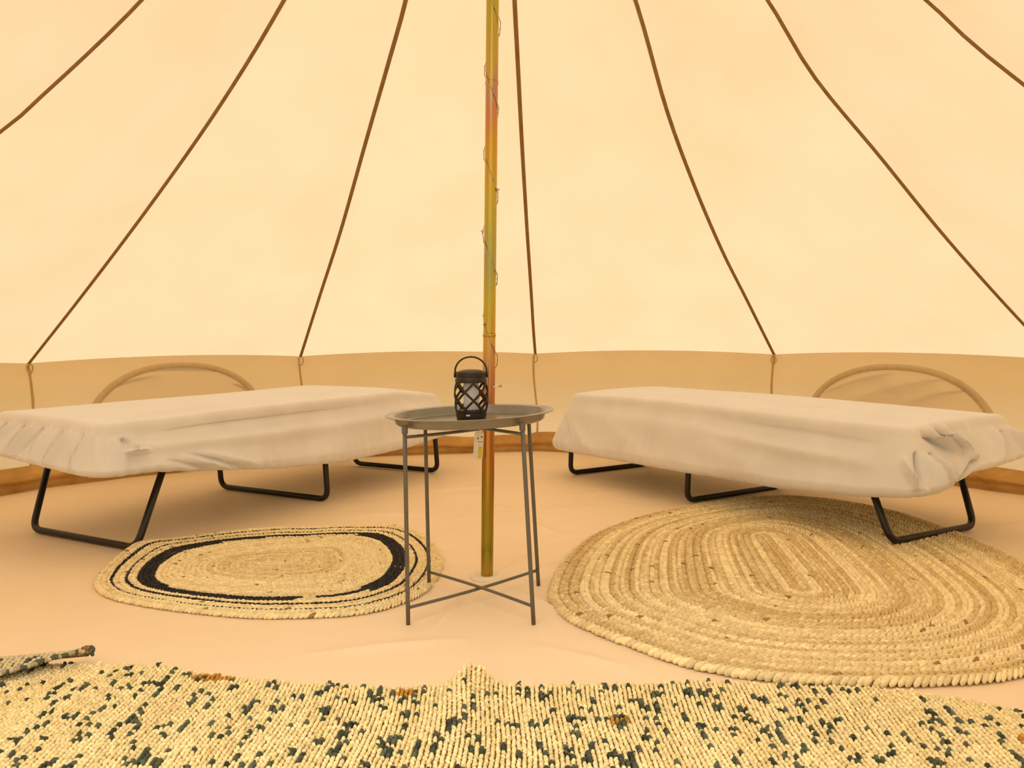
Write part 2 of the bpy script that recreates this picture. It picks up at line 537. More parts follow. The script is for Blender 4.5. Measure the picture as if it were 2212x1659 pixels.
# windows: half-moon flaps zipped shut on the wall
def window(name, k, cu, hw, zb, zt, label, folds):
    a, b = verts_w[k], verts_w[nxt(k)]
    e = (b - a) / np.linalg.norm(b - a)
    inn = np.array([-e[1], e[0], 0])
    mid = (a + b) / 2
    if np.dot(inn, np.array([PX, PY, 0]) - mid) < 0: inn = -inn
    def bow(u, z):
        f = min(1, max(0, u / 1.431)); return .016 * 4 * f * (1 - f) * math.sin(PI * min(1, z / HW)) + .008
    root = empty(name, tuple(a + e * cu))
    tag(root, label, 'window', kind='structure')
    na, nr = 48, 14
    def rim(t):
        ca, sa = math.cos(t), math.sin(t)
        g = (abs(ca) ** 2.25 + abs(sa) ** 2.25) ** (-1 / 2.25)
        return hw * ca * g, (zt - zb) * max(0, sa) * g
    V = []
    for i in range(nr):
        q = i / (nr - 1)
        for j in range(na):
            t = PI * j / (na - 1)
            x, z = rim(t)
            u, zz = cu + x * q, zb + z * q
            d = bow(u, zz) + .012 * (1 - q ** 3)
            for (u0, z0, u1, z1, w, am) in folds:
                p0 = np.array([u0, z0]); p1 = np.array([u1, z1]); pp = np.array([u, zz])
                tt = np.clip(np.dot(pp - p0, p1 - p0) / np.dot(p1 - p0, p1 - p0), 0, 1)
                dist = np.linalg.norm(pp - p0 - tt * (p1 - p0))
                d += am * math.exp(-(dist / w) ** 2) * (1 - q ** 6)
            V.append(a + e * u + inn * d + np.array([0, 0, zz]))
    build('window_flap', V, grid_faces(na, nr), M['flap'], root)
    # added dark strips behind the flap block light to draw the fold shadows
    for (u0, z0, u1, z1, w, am) in folds:
        V = []
        n = 18
        p0 = np.array([u0, z0]); p1 = np.array([u1, z1])
        nn = np.array([-(p1 - p0)[1], (p1 - p0)[0]]); nn /= np.linalg.norm(nn)
        for i in range(n):
            q = i / (n - 1)
            c = p0 + (p1 - p0) * q + nn * .012 * math.sin(PI * q)
            hwid = w * .42 * math.sin(PI * (.04 + .92 * q)) ** .7
            for k_ in (-1, -.4, .4, 1):
                pp = c + nn * hwid * k_
                V.append(a + e * pp[0] + inn * (bow(pp[0], pp[1]) + .006 - .001 * abs(k_)) + np.array([0, 0, pp[1]]))
        build('fold_shadow_strip', V, grid_faces(4, n), M['fold_shadow_strip'], root)
    V = []
    for j in range(na):
        t = PI * j / (na - 1)
        x, z = rim(t)
        for (q, dd) in ((.955, .010), (.965, .0165), (1.0, .019), (1.02, .0165), (1.03, .008)):
            u, zz = cu + x * q, zb + z * q
            V.append(a + e * u + inn * (bow(u, zz) + dd - .006) + np.array([0, 0, zz]))
    build('zip_tape', V, grid_faces(5, na), M['zip'], root)

window('window_1', -2, .715, .485, .17, .578, 'half-moon zipped window flap on the wall behind the bed beside the ringed rug',
       [(.35, .46, .62, .52, .02, .022), (.55, .545, .95, .53, .018, .018), (1.0, .46, 1.1, .40, .02, .015)])
window('window_2', 1, .700, .500, .15, .556, 'half-moon zipped window flap with slanting folds behind the bed over the jute rug',
       [(.32, .40, .70, .52, .022, .03), (.45, .36, .95, .50, .022, .03), (.75, .36, 1.05, .45, .022, .02), (.98, .50, 1.12, .38, .02, .02)])


# ------------------------------------------------------------------ floor
def sst(a, b, x):
    t = np.clip((x - a) / (b - a), 0, 1); return t * t * (3 - 2 * t)


FOLDS = []
for ang, r0, r1, w, am in ((.35, .06, .55, .016, .006), (.9, .06, .40, .014, .005), (2.25, .06, .45, .015, .006), (2.7, .06, .6, .018, .006), (3.45, .06, .45, .016, .005),
                           (4.3, .08, .5, .02, .005), (5.1, .07, .55, .02, .006), (5.7, .06, .45, .016, .006), (1.5, .06, .5, .018, .005)):
    FOLDS.append((PX + r0 * math.cos(ang), PY + r0 * math.sin(ang), PX + r1 * math.cos(ang + .15), PY + r1 * math.sin(ang + .15), w, am))
for (x0, y0, x1, y1, w, am) in ((-.35, 3.25, .35, 3.55, .03, .006), (-.15, 3.6, .15, 3.35, .025, .006), (.2, 3.0, -.05, 3.45, .03, .005), (.05, 1.95, .3, 1.78, .03, .005),
                                (-.5, 1.9, -.1, 2.0, .04, .006), (1.9, 2.6, 2.3, 2.9, .03, .008), (1.75, 3.1, 2.1, 3.2, .03, .008), (-.4, 3.9, -.05, 4.0, .03, .007),
                                (-.65, 3.42, -.3, 3.35, .03, .006), (.05, 2.9, .45, 3.2, .025, .005), (-1.6, 2.3, -1.3, 2.0, .04, .006), (.3, 4.75, -.1, 4.55, .03, .008), (.25, 3.75, .6, 3.9, .03, .006)):
    FOLDS.append((x0, y0, x1, y1, w, am))


def floor_z(x, y):
    x = np.asarray(x, float); y = np.asarray(y, float)
    z = .0016 * (np.sin(x * 3.1 + 1) * np.cos(y * 2.7) + .6 * np.sin(x * 7 + y * 5))
    # the ground under the table slopes down to the lantern side
    g = np.exp(-((x + .098) ** 2 + (y - 2.262) ** 2) / .12)
    z = z * (1 - g) + g * .030 * (x + .098)
    return z


def floor_fold(x, y):
    z = np.zeros_like(x)
    for (x0, y0, x1, y1, w, am) in FOLDS:
        dx, dy = x1 - x0, y1 - y0
        t = np.clip(((x - x0) * dx + (y - y0) * dy) / (dx * dx + dy * dy), 0, 1)
        d2 = (x - x0 - t * dx) ** 2 + (y - y0 - t * dy) ** 2
        z = z + 2.4 * am * np.exp(-np.sqrt(d2 + 1e-6) / (w * .55)) * np.sin(PI * np.clip(t * .9 + .05, 0, 1))
    return z


nr_, na_ = 220, 360
rr = (np.linspace(0, 1, nr_) ** 1.15)
V = []
for i in range(nr_):
    for j in range(na_):
        a = 2 * PI * j / na_ + TH
        loc = (2 * PI * j / na_) % (PI / 6)
        rad = (R - .004) * math.cos(PI / 12) / math.cos(loc - PI / 12)
        V.append((PX + rad * rr[i] * math.sin(a), PY + rad * rr[i] * math.cos(a), 0))
V = np.array(V)
V[:, 2] = floor_z(V[:, 0], V[:, 1]) + floor_fold(V[:, 0], V[:, 1])
fl = build('floor', V, grid_faces(na_, nr_, True)[::-1], M['floor'])
tag(fl, 'peach groundsheet floor of the tent with soft creases', 'floor', kind='structure')

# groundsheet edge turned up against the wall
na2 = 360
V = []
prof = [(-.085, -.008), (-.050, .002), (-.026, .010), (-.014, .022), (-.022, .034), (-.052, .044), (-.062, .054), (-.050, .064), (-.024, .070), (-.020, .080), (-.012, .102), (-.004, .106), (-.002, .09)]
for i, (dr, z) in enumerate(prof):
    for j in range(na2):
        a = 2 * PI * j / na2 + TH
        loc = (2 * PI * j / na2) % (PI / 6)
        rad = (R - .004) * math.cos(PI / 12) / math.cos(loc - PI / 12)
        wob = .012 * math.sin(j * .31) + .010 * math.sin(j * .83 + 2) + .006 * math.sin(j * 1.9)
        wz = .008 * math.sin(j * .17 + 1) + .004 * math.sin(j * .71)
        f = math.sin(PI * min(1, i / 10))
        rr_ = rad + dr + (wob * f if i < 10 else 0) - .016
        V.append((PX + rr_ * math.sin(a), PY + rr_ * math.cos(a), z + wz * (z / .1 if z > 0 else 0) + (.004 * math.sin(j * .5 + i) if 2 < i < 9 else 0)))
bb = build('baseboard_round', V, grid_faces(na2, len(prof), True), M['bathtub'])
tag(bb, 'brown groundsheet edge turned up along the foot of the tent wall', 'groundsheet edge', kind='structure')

# lawn round the tent
V = []
for i, r in enumerate((2.95, 4, 7, 14, 30)):
    for j in range(64):
        a = 2 * PI * j / 64
        V.append((PX + r * math.sin(a), PY + r * math.cos(a), -.03 + .02 * math.sin(j * 1.3 + i)))
for j in range(64): V.append((PX + 1.0 * math.sin(2 * PI * j / 64), PY + 1.0 * math.cos(2 * PI * j / 64), -.05))
Fc = grid_faces(64, 5, True) + [[320 + j, 320 + (j + 1) % 64, (j + 1) % 64, j] for j in range(64)] + [[320 + j for j in range(64)]]
gr = build('ground', V, Fc, M['ground'])
tag(gr, 'mown lawn that the tent is pitched on', 'lawn', kind='structure')

# ------------------------------------------------------------------ tent pole with base
PB = np.array([PX, PY, 0.0])
PD = (APEX - PB) / np.linalg.norm(APEX - PB)
pole = empty('tent_pole', tuple(PB))
tag(pole, 'amber and olive zinc-plated steel pole in the middle of the tent', 'tent pole')
zs = [0.004, .738, 1.475, 2.212, 2.80]
for i in range(4):
    z0, z1 = zs[i], zs[i + 1]
    r = .0186 if i % 2 == 0 else .0183
    prof = [(r - .0016, z0 + .0005), (r, z0 + .003), (r, z1 - .012), (r - .0002, z1 - .009), (r - .0022, z1 - .0015)]
    v, f = lathe(prof, 32)
    v = np.array([PB + PD * q[2] + np.array([q[0], q[1], 0]) for q in v])
    build('pole_section', v, f, M['zinc'], pole, sharp=28)
    if i < 3:
        v, f = lathe([(.0155, z1 - .02), (.0195, z1 - .006), (.0200, z1 - .003), (.0195, z1 + .001), (.0155, z1 + .004)], 32)
        v = np.array([PB + PD * q[2] + np.array([q[0], q[1], 0]) for q in v])
        build('joint_collar', v, f, M['zinc'], pole, sharp=28)
# patch on the groundsheet: a soft-cornered square dish
V = []
prof = [(.012, .0065), (.024, .006), (.030, .0075), (.037, .011), (.043, .0105), (.047, .005), (.048, .0005)]
for (r, z) in prof:
    for j in range(48):
        t = 2 * PI * j / 48 + .2
        g = (abs(math.cos(t)) ** 2.7 + abs(math.sin(t)) ** 2.7) ** (-1 / 2.7)
        V.append((PX + r * g * math.cos(t), PY + r * g * math.sin(t), z))
build('base_plate', V, grid_faces(48, len(prof), True) + [list(range(48))], M['pad'], pole)


def on_pole(z):
    return PB + PD * (z / PD[2])


# ------------------------------------------------------------------ fairy lights round the pole
fairy = empty('fairy_light_string', (PX, PY, .55))
tag(fairy, 'thin fairy light wire twined round the tent pole with its battery case', 'string lights')
pitch = .242
# wire crosses the front from upper left to lower right; at z=1.52 it is at the left edge
pts = []
for z in np.arange(2.45, .56, -.006):
    ph = 2 * PI * (1.512 - z) / pitch          # 0 at left edge
    wob = .0022 * math.sin(z * 31) + .0012 * math.sin(z * 77 + 1)
    rr_ = .0208 + wob + (.005 * max(0, math.sin(z * 13)) ** 4)
    c = on_pole(z)
    pts.append(c + np.array([-math.cos(ph) * rr_, -math.sin(ph) * rr_, 0]))
end = pts[-1]
tail = catmull([end, on_pole(.545) + np.array([-.028, -.004, 0]), on_pole(.52) + np.array([-.036, -.014, 0]), on_pole(.49) + np.array([-.0265, -.022, 0]), on_pole(.449) + np.array([-.0262, -.026, 0])], 8)
pts = np.vstack([np.array(pts), tail[1:]])
v, f = tube(pts, .0010, 6)
build('wire', v, f, M['wire'], fairy)
tw = pts.copy()
idx = np.arange(len(tw))
tw = tw + np.stack([.0016 * np.cos(idx * 1.4), -.0010 + .0016 * np.sin(idx * 1.4), 0 * idx], 1)
v, f = tube(tw, .0008, 6)
build('wire', v, f, M['wire'], fairy)
for (z, dx, dy, dz) in ((1.45, .5, -1, .1), (1.165, .9, -.8, -.5), (1.04, -1, -.4, .6), (.768, .4, -1, -.1), (.585, 1, -.3, .15), (1.72, .9, -.5, -.2)):
    ph = 2 * PI * (1.512 - z) / pitch
    c = on_pole(z) + np.array([-math.cos(ph) * .021, -math.sin(ph) * .021, 0])
    d = np.array([dx, dy, dz]); d /= np.linalg.norm(d)
    if z < .6:
        c = on_pole(z) + np.array([.013, -.0185, -.004])
        v, f = tube([c + d * q for q in (0, .004, .010, .0185)], .0022, 6)
        build('wire_end', v, f, M['pad'], fairy)
        c = c + d * .017
    v, f = tube([c + d * q for q in (0, .002, .005, .009, .0115)], [.0012, .0026, .0036, .0028, .0008] if z < .6 else [.001, .0017, .0021, .0016, .0006], 8)
    build('led_bulb', v, f, M['bud'], fairy)
# battery case, hanging a little askew
bt, bb_ = on_pole(.449) + np.array([-.0262, -.027, 0]), on_pole(.365) + np.array([-.030, -.030, 0])
ax = (bb_ - bt) / np.linalg.norm(bb_ - bt)
yw = np.array([math.sin(.35), -math.cos(.35), 0]); yw -= np.dot(yw, ax) * ax; yw /= np.linalg.norm(yw)
xw = np.cross(yw, ax)


def in_case(v):
    v = np.asarray(v); return bt + v[:, 0:1] * xw + v[:, 1:2] * yw + v[:, 2:3] * ax
L_ = np.linalg.norm(bb_ - bt)
v, f = box((0, 0, L_ / 2), .0275, .013, L_, .0035)
case = build('battery_case', in_case(v), f, M['case'], fairy, smooth=False)
v, f = box((.0, 0, -.003), .012, .009, .010, .002)
build('cap', in_case(v), f, M['case'], case, smooth=False)
v, f = box((.0035, .0068, L_ * .735), .0115, .0012, L_ * .40, .0005)
build('yellow_label', in_case(v), f, M['yellow'], case, smooth=False)
v, f = lathe([(.0024, 0), (.0024, .0012), (.0012, .0016)], 12)
build('screw', in_case(np.stack([v[:, 0] + .006, .0064 + v[:, 2], v[:, 1] + .016], 1)), f, M['screw'], case)
v, f = box((-.005, .0066, .020), .005, .0012, .004, .0004)
build('switch', in_case(v), f, M['screw'], case, smooth=False)
v, f = box((.002, .0064, L_ * .36), .016, .0008, .0012)
build('groove_shade_strip', in_case(v), f, M['screw'], case, smooth=False)  # raised dark strip standing in for the shade of a groove
v, f = box((-.0135, 0.001, L_ * .80), .002, .010, .018, .0008)
build('side_clip', in_case(v), f, M['case'], case, smooth=False)

# ------------------------------------------------------------------ tray table
TX, TY, TROT, TS = -0.0983, 2.2626, -0.0699, 0.161
TILT = .030
table = empty('tray_table', (TX, TY, 0))
tag(table, 'small grey metal tray table standing in front of the tent pole', 'table')


def tt(v):
    """table space -> world: the table leans with the ground"""
    v = np.asarray(v, float)
    c, s = math.cos(TILT), math.sin(TILT)
    return np.stack([TX + v[:, 0] * c - v[:, 2] * s, TY + v[:, 1], v[:, 2] * c + v[:, 0] * s], 1)


TRAYZ = .530
rim_prof = [(.002, .5050), (.185, .5050), (.193, .5062), (.198, .510), (.2035, .5270), (.2055, .5292), (.222, .5305), (.2265, .5310), (.2280, .5298), (.2265, .5282), (.2062, .5268), (.2050, .5255),
            (.2000, .5085), (.1945, .5040), (.186, .5026), (.002, .5026)]
v, f = lathe(rim_prof, 72)
build('tray', tt(v), f, M['tray'], table, sharp=28)
legs = {}
for sx in (-1, 1):
    for sy in (-1, 1):
        c, s = math.cos(TROT), math.sin(TROT)
        foot = np.array([TS * (sx * c - sy * s), TS * (sx * s + sy * c), 0.0])
        top = foot * (.150 / .161); top = foot * .93; top[2] = .508
        legs[(sx, sy)] = (foot, top)
        pts = [foot + (top - foot) * q for q in np.linspace(0, 1, 6)]
        v, f = tube(pts, .0055, 12)
        lg = build('leg', tt(v), f, M['table'], table)
        v, f = tube([top + np.array([0, 0, -.016]), top + np.array([0, 0, -.0145]), top + np.array([0, 0, -.004]), top + np.array([0, 0, .006])], [.0060, .0078, .0078, .0074], 12)
        build('leg_clip', tt(v), f, M['table'], lg, sharp=28)


def leg_at(key, z):
    a, b = legs[key]; return a + (b - a) * (z / b[2])


for i, (k0, k1) in enumerate((((-1, -1), (1, 1)), ((1, -1), (-1, 1)))):
    for nm, z, r, sag in (('lower_brace', .046, .0042, .004), ('upper_brace', .484, .0042, -.004)):
        a, b = leg_at(k0, z), leg_at(k1, z)
        off = .0042 * (1 if i else -1)
        pts = [a + (b - a) * q + np.array([0, 0, math.sin(PI * q) * off]) for q in np.linspace(0, 1, 15)]
        v, f = tube(pts, r, 10)
        build(nm, tt(v), f, M['table'], table)

# ------------------------------------------------------------------ lantern on the tray
LX, LY = -.110, 2.255
lz = .5052 + TILT * (LX - TX + TILT * .5)
LB = np.array([TX - TILT * .505 + (LX - TX), LY, 0.505 + TILT * (LX - TX)])
LB[0] = LX
lan = empty('lantern', tuple(LB + np.array([0, 0, .0008])))
tag(lan, 'dark lattice lantern with a carry handle standing on the tray table', 'lantern')
LO = LB + np.array([0, 0, .0012])


def cage_r(z):
    q = (z - .026) / .088
    return .0415 + .0052 * math.sin(PI * np.clip(q, 0, 1)) ** .9 - .0015 * np.clip(q, 0, 1)


v, f = lathe([(.002, 0), (.034, 0), (.0375, .002), (.0395, .006), (.0405, .012), (.0402, .0125), (.0412, .0135), (.0415, .024), (.0408, .0245), (.0418, .0255), (.0418, .030), (.0385, .0315), (.002, .0315)], 56, LO)
base = build('base', v, f, M['black_plastic'], lan, sharp=28)
ang0 = -PI / 2 - .16
v, f = box((0, 0, 0), .0105, .0012, .0045, .0004)
ca, sa = math.cos(.16), math.sin(.16)
v = np.stack([v[:, 0] * ca + v[:, 1] * sa, -v[:, 0] * sa + v[:, 1] * ca, v[:, 2]], 1) + LO + np.array([.0418 * math.cos(ang0), .0418 * math.sin(ang0), .0185])
build('badge', v, f, M['badge'], base, smooth=False)
cage = empty('cage', (0, 0, 0)); cage.parent = lan
NS = 6
for dr in (-1, 1):
    for k in range(NS):
        a0 = 2 * PI * k / NS + (-PI / 2 - .33)
        V = []
        n = 26
        for i in range(n):
            q = i / (n - 1)
            z = .028 + .084 * q
            r = cage_r(z)
            ang = a0 + dr * (q - .62) * 1.92
            er = np.array([math.cos(ang), math.sin(ang), 0]); et = np.array([-er[1], er[0], 0])
            tn = et * dr * (1.92 * r / .084) + np.array([0, 0, 1.0]); tn /= np.linalg.norm(tn)
            sd = np.cross(er, tn)
            for (x, y) in ((-1, -1), (1, -1), (1, .6), (.6, 1), (-.6, 1), (-1, .6)):
                V.append(LO + np.array([0, 0, z]) + er * (r + .0016 * y - .001) + sd * (.0031 * x))
        build('lattice_bar', V, grid_faces(6, n, True), M['black_plastic'], cage, smooth=False)
v, f = lathe([(.0385, .104), (.0425, .104), (.0430, .107), (.0420, .116), (.0412, .118), (.038, .118)], 56, LO, True)
build('collar', v, f, M['black_plastic'], cage, sharp=28)
v, f = lathe([(.002, .0305), (.0195, .0305), (.0205, .033), (.0205, .100), (.019, .106), (.010, .110), (.002, .110)], 36, LO)
build('candle', v, f, M['candle'], lan, sharp=28)
v, f = lathe([(.030, .117), (.0405, .117), (.0412, .1185), (.0412, .1295), (.0395, .1325), (.034, .1345), (.024, .1375), (.010, .139), (.001, .1393)], 56, LO)
lid = build('lid', v, f, M['black_plastic'], lan, sharp=28)
hx = .0425
pts = [LO + np.array([-hx, 0, .120]), LO + np.array([-hx, 0, .130])]
for q in np.linspace(0, PI, 25): pts.append(LO + np.array([-hx * math.cos(q) * 1.0, 0, .134 + .0385 * math.sin(q)]))
pts += [LO + np.array([hx, 0, .130]), LO + np.array([hx, 0, .120])]
V = []
pts = np.array(pts)
n = len(pts)
for i in range(n):
    t = pts[min(i + 1, n - 1)] - pts[max(i - 1, 0)]; t /= np.linalg.norm(t)
    yv = np.array([0, 1.0, 0]); nv = np.cross(t, yv)
    w = .0050
    for (x, y) in ((-1, -.7), (-.7, -1), (.7, -1), (1, -.7), (1, .7), (.7, 1), (-.7, 1), (-1, .7)):
        V.append(pts[i] + nv * (.0023 * x) + yv * (w * y))
hd = build('handle', V, grid_faces(8, n, True) + [list(range(8))[::-1], [8 * (n - 1) + q for q in range(8)]], M['black_plastic'], lan)
for sx in (-1, 1):
    v, f = lathe([(.001, -.002), (.0062, -.002), (.0066, 0), (.0060, .0022), (.001, .0026)], 20)
    v = np.stack([sx * (hx + v[:, 2] + .0012), v[:, 0], v[:, 1] + .1235], 1) + LO
    build('hinge', v, f, M['black_plastic'], hd)


# ------------------------------------------------------------------ beds
def seg_dist(px_, py_, s):
    x0, y0, x1, y1 = s
    dx, dy = x1 - x0, y1 - y0
    t = np.clip(((px_ - x0) * dx + (py_ - y0) * dy) / (dx * dx + dy * dy + 1e-9), 0, 1)
    return np.hypot(px_ - x0 - t * dx, py_ - y0 - t * dy), t


def vnoise(x, y, seed):
    r = np.random.default_rng(seed)
    o = np.zeros_like(x)
    for k in range(9):
        a = r.uniform(0, 2 * PI); fr = r.uniform(4, 17); ph = r.uniform(0, 2 * PI)
        o += np.sin((x * math.cos(a) + y * math.sin(a)) * fr + ph) / (fr ** .7)
    return o / 1.4


def make_bed(A, d, w, P, label, gname):
    """A: front near foot on the floor, d: unit vector along the bed, w: unit vector across it to the wall"""
    A = np.array([A[0], A[1], 0.0]); d3 = np.array([d[0], d[1], 0.0]); w3 = np.array([w[0], w[1], 0.0])
    s0, s1, t0, t1 = P['rect']
    root = empty('folding_bed', tuple(A + d3 * ((s0 + s1) / 2) + w3 * ((t0 + t1) / 2)))
    tag(root, label, 'bed', 'folding beds along the tent wall')

    def W(s, t, z):
        return A + d3 * s + w3 * t + np.array([0, 0, z])
    # perimeter, corner by corner
    rc = .085
    ns, nt_, ncn = 200, 90, 14

    def ring(inset):
        i = inset
        r = max(rc - i * .55, .004) if i < .3 else .00001
        a0, a1, b0, b1 = s0 + i, s1 - i, t0 + i, t1 - i
        if b1 - b0 < 2 * r: r = max(1e-6, (b1 - b0) / 2 - 1e-6)
        S = []; Np = []; lab = []
        def side(x0, y0, x1, y1, n, nx, ny, code):
            for k in range(n):
                q = k / n
                S.append((x0 + (x1 - x0) * q, y0 + (y1 - y0) * q)); Np.append((nx, ny)); lab.append((code, q))
        def corner(cx, cy, ang0, code):
            for k in range(ncn):
                a = ang0 + (PI / 2) * k / ncn
                S.append((cx + r * math.cos(a), cy + r * math.sin(a))); Np.append((math.cos(a), math.sin(a))); lab.append((code, k / ncn))
        side(a0 + r, b0, a1 - r, b0, ns, 0, -1, 0); corner(a1 - r, b0 + r, -PI / 2, 10)
        side(a1, b0 + r, a1, b1 - r, nt_, 1, 0, 1); corner(a1 - r, b1 - r, 0, 11)
        side(a1 - r, b1, a0 + r, b1, ns, 0, 1, 2); corner(a0 + r, b1 - r, PI / 2, 12)
        side(a0, b1 - r, a0, b0 + r, nt_, -1, 0, 3); corner(a0 + r, b0 + r, PI, 13)
        return np.array(S), np.array(Np), lab

    half = (t1 - t0) / 2
    outer, onrm, lab = ring(0.0)
    npnt = len(outer)
    # running perimeter coordinate of the outer line, zero at the near front corner, negative round the near end
    pc = np.zeros(npnt)
    dl = np.linalg.norm(np.diff(np.vstack([outer, outer[:1]]), axis=0), axis=1)
    pc[1:] = np.cumsum(dl)[:-1]
    tot = dl.sum()
    neg = pc > tot - (t1 - t0) - .12
    pc = np.where(neg, pc - tot, pc)           # near end: -(width) .. 0 ; front: 0 .. length
    hem = np.interp(pc, P['hem'][0], P['hem'][1])

    def ztop(S):
        s, t = S[:, 0], S[:, 1]
        u = (t - t0) / (t1 - t0)
        z = P['zf'] + (P['zb'] - P['zf']) * u + .012 * np.sin(PI * np.clip(u, 0, 1)) + np.interp(s, P['sz'][0], P['sz'][1])
        z = z + .006 * vnoise(s * .5, t * .7, P['seed'])
        for (x0, y0, x1, y1, wd, am) in P['top']:
            dd, q = seg_dist(s, t, (x0, y0, x1, y1)); z = z + am * np.exp(-(dd / wd) ** 2) * np.sin(PI * np.clip(.1 + .8 * q, 0, 1))
        return z
    rows = []
    for ins in (half - .00002, half - .03, half - .08, .24, .19, .155, .135, .120):
        S, _, _ = ring(ins); rows.append(np.column_stack([S, ztop(S)]))
    nside = 40
    S0, _, _ = ring(.11)
    zt_edge = ztop(S0)
    h_list = np.linspace(0, 1, nside)
    for h in h_list:
        # rounded shoulder, outward belly, tucked hem
        ins = np.interp(h, [0, .035, .07, .105, .14, .85, .93, .97, 1.0], [.109, .100, .093, .088, .084, .0, .003, .010, .022])
        dz = np.interp(h, [0, .035, .07, .105, .14, 1.0], [.0005, .004, .011, .021, .034, .0])
        S, Nn, _ = ring(ins)
        zz = np.where(h <= .14, zt_edge - dz, (zt_edge - .034) + (hem - (zt_edge - .034)) * (h - .14) / .86)
        disp = .006 * vnoise(pc * .8, np.full_like(pc, h * .35), P['seed'] + 1) * min(1, h * 3)
        for (p0, h0, p1, h1, wd, am) in P['folds']:
            dd, q = seg_dist(pc, np.full_like(pc, h * .26), (p0, h0 * .26, p1, h1 * .26))
            wd = wd * (.85 if p0 < .1 else 1.0)
            am = am * (P['gain'] if p0 < .1 else 1.0)
            disp = disp + (1.45 if am > 0 or h > .3 else 1.45 * min(1, max(0, (h - .06) / .2))) * am * np.exp(-(dd / wd) ** 2) * np.sin(PI * np.clip(.08 + .9 * q, 0, 1)) ** .6
        # fine gathers of the elastic hem, strongest low down
        disp = disp + .0035 * h ** 3 * np.sin(pc * 95 + 3 * np.sin(pc * 11)) * P['gather']
        S = S + Nn * disp[:, None]
        rows.append(np.column_stack([S, zz + .35 * np.abs(disp) * (h > .2)]))
    for ins, dz in ((.05, .002), (.10, .02), (.16, .035)):
        S, Nn, _ = ring(ins); rows.append(np.column_stack([S, hem + dz]))
    V = np.vstack([np.array([W(*q) for q in rw]) for rw in rows])
    cover = build('mattress_cover', V, grid_faces(npnt, len(rows), True), M['fleece'], root)
    # steel frame under the cover
    zr = P['rail']
    r = .0125
    i0 = .10
    pts = [W(s0 + .12, t0 + i0, zr), W(s1 - .12, t0 + i0, zr), W(s1 - .12, t1 - i0, zr), W(s0 + .12, t1 - i0, zr)]
    loop = []
    for k in range(4):
        p0, p1, p2 = pts[k - 1], pts[k], pts[(k + 1) % 4]
        u0 = (p0 - p1) / np.linalg.norm(p0 - p1); u1 = (p2 - p1) / np.linalg.norm(p2 - p1)
        rr_ = .06
        for q in np.linspace(0, 1, 7):
            b = (1 - q) ** 2 * (p1 + u0 * rr_) + 2 * q * (1 - q) * p1 + q * q * (p1 + u1 * rr_)
            loop.append(b)
    v, f = tube(loop, r, 10, closed=True)
    build('bed_frame', v, f, M['black_steel'], root)
    for (sa, sb, ta, tb, tat, tbt, zf, zba) in P['legs']:
        # U of tube: top front -> foot front -> foot back -> top back
        q0, q1, q2, q3 = W(sb, tat, zr), W(sa, ta, zf), W(sa, tb, zba), W(sb, tbt, zr)
        poly = [q0]
        for (pa, pb, pcn) in ((q0, q1, q2), (q1, q2, q3)):
            u0 = (pa - pb) / np.linalg.norm(pa - pb); u1 = (pcn - pb) / np.linalg.norm(pcn - pb)
            rr_ = .048
            for q in np.linspace(0, 1, 9):
                poly.append((1 - q) ** 2 * (pb + u0 * rr_) + 2 * q * (1 - q) * pb + q * q * (pb + u1 * rr_))
        poly.append(q3)
        v, f = tube(poly, r, 14)
        build('leg_frame', v, f, M['black_steel'], root)
    return root


# right-hand bed in the picture
A1 = (1.2651, 2.7897); d1 = np.array([-.5406, .8413]); w1 = np.array([.8413, .5406])
P1 = dict(rect=(-.15, 1.90, -.075, .715), zf=.425, zb=.438, seed=3, gain=1.35, rail=.312, gather=.6,
          sz=([-.2, 0, .9, 1.9], [-.004, -.012, .0, -.002]),
          hem=([-.80, -.66, -.5, -.36, -.30, -.20, -.10, 0, .15, .5, 1.0, 1.9, 2.1, 3.0, 4.0, 6], [.285, .275, .262, .258, .235, .21, .205, .195, .175, .152, .143, .135, .15, .22, .285, .29]),
          top=[(.15, .0, 1.0, .03, .05, -.006), (.4, .3, 1.5, .45, .08, .006)],
          folds=[(.10, .32, 1.05, .17, .036, -.018), (.12, .50, 1.0, .33, .030, .018), (1.0, .20, 1.85, .16, .03, -.012), (.95, .34, 1.8, .30, .04, .008), (.5, .62, 1.4, .45, .05, .008), (1.78, .55, 1.55, .98, .022, .014), (1.90, .45, 1.70, .98, .018, -.012),
                 (1.55, .4, 1.15, .95, .04, .010), (.9, .5, .45, .95, .05, .008),
                 # near end: deep gathers at the corner, two swags, the far corner's tuck
                 (-.03, .45, -.10, 1.0, .016, .024), (-.085, .40, -.075, .95, .013, -.026), (-.13, .42, -.16, .98, .016, .026), (-.175, .45, -.20, .95, .012, -.026), (-.215, .5, -.235, .9, .014, .018),
                 (-.16, .10, -.30, .50, .016, -.020), (-.20, .08, -.345, .55, .014, .022), (-.25, .08, -.37, .60, .013, -.024), (-.30, .10, -.40, .75, .018, .022), (-.40, .75, -.26, .98, .014, -.020),
                 (-.62, .25, -.50, .9, .020, .016), (-.68, .35, -.60, .9, .02, -.016), (-.74, .30, -.72, .85, .016, .020), (-.46, .15, -.44, .8, .02, .008)],
          legs=[(.0, .135, .012, .525, .02, .60, .0295, .0165), (.945, .93, -.005, .60, -.002, .60, .0135, .0135), (1.800, 1.77, .008, .54, .0, .56, .0135, .0135)])
make_bed(A1, d1, w1, P1, 'black-legged folding bed in grey fleece straddling the large plain jute rug', 'r')

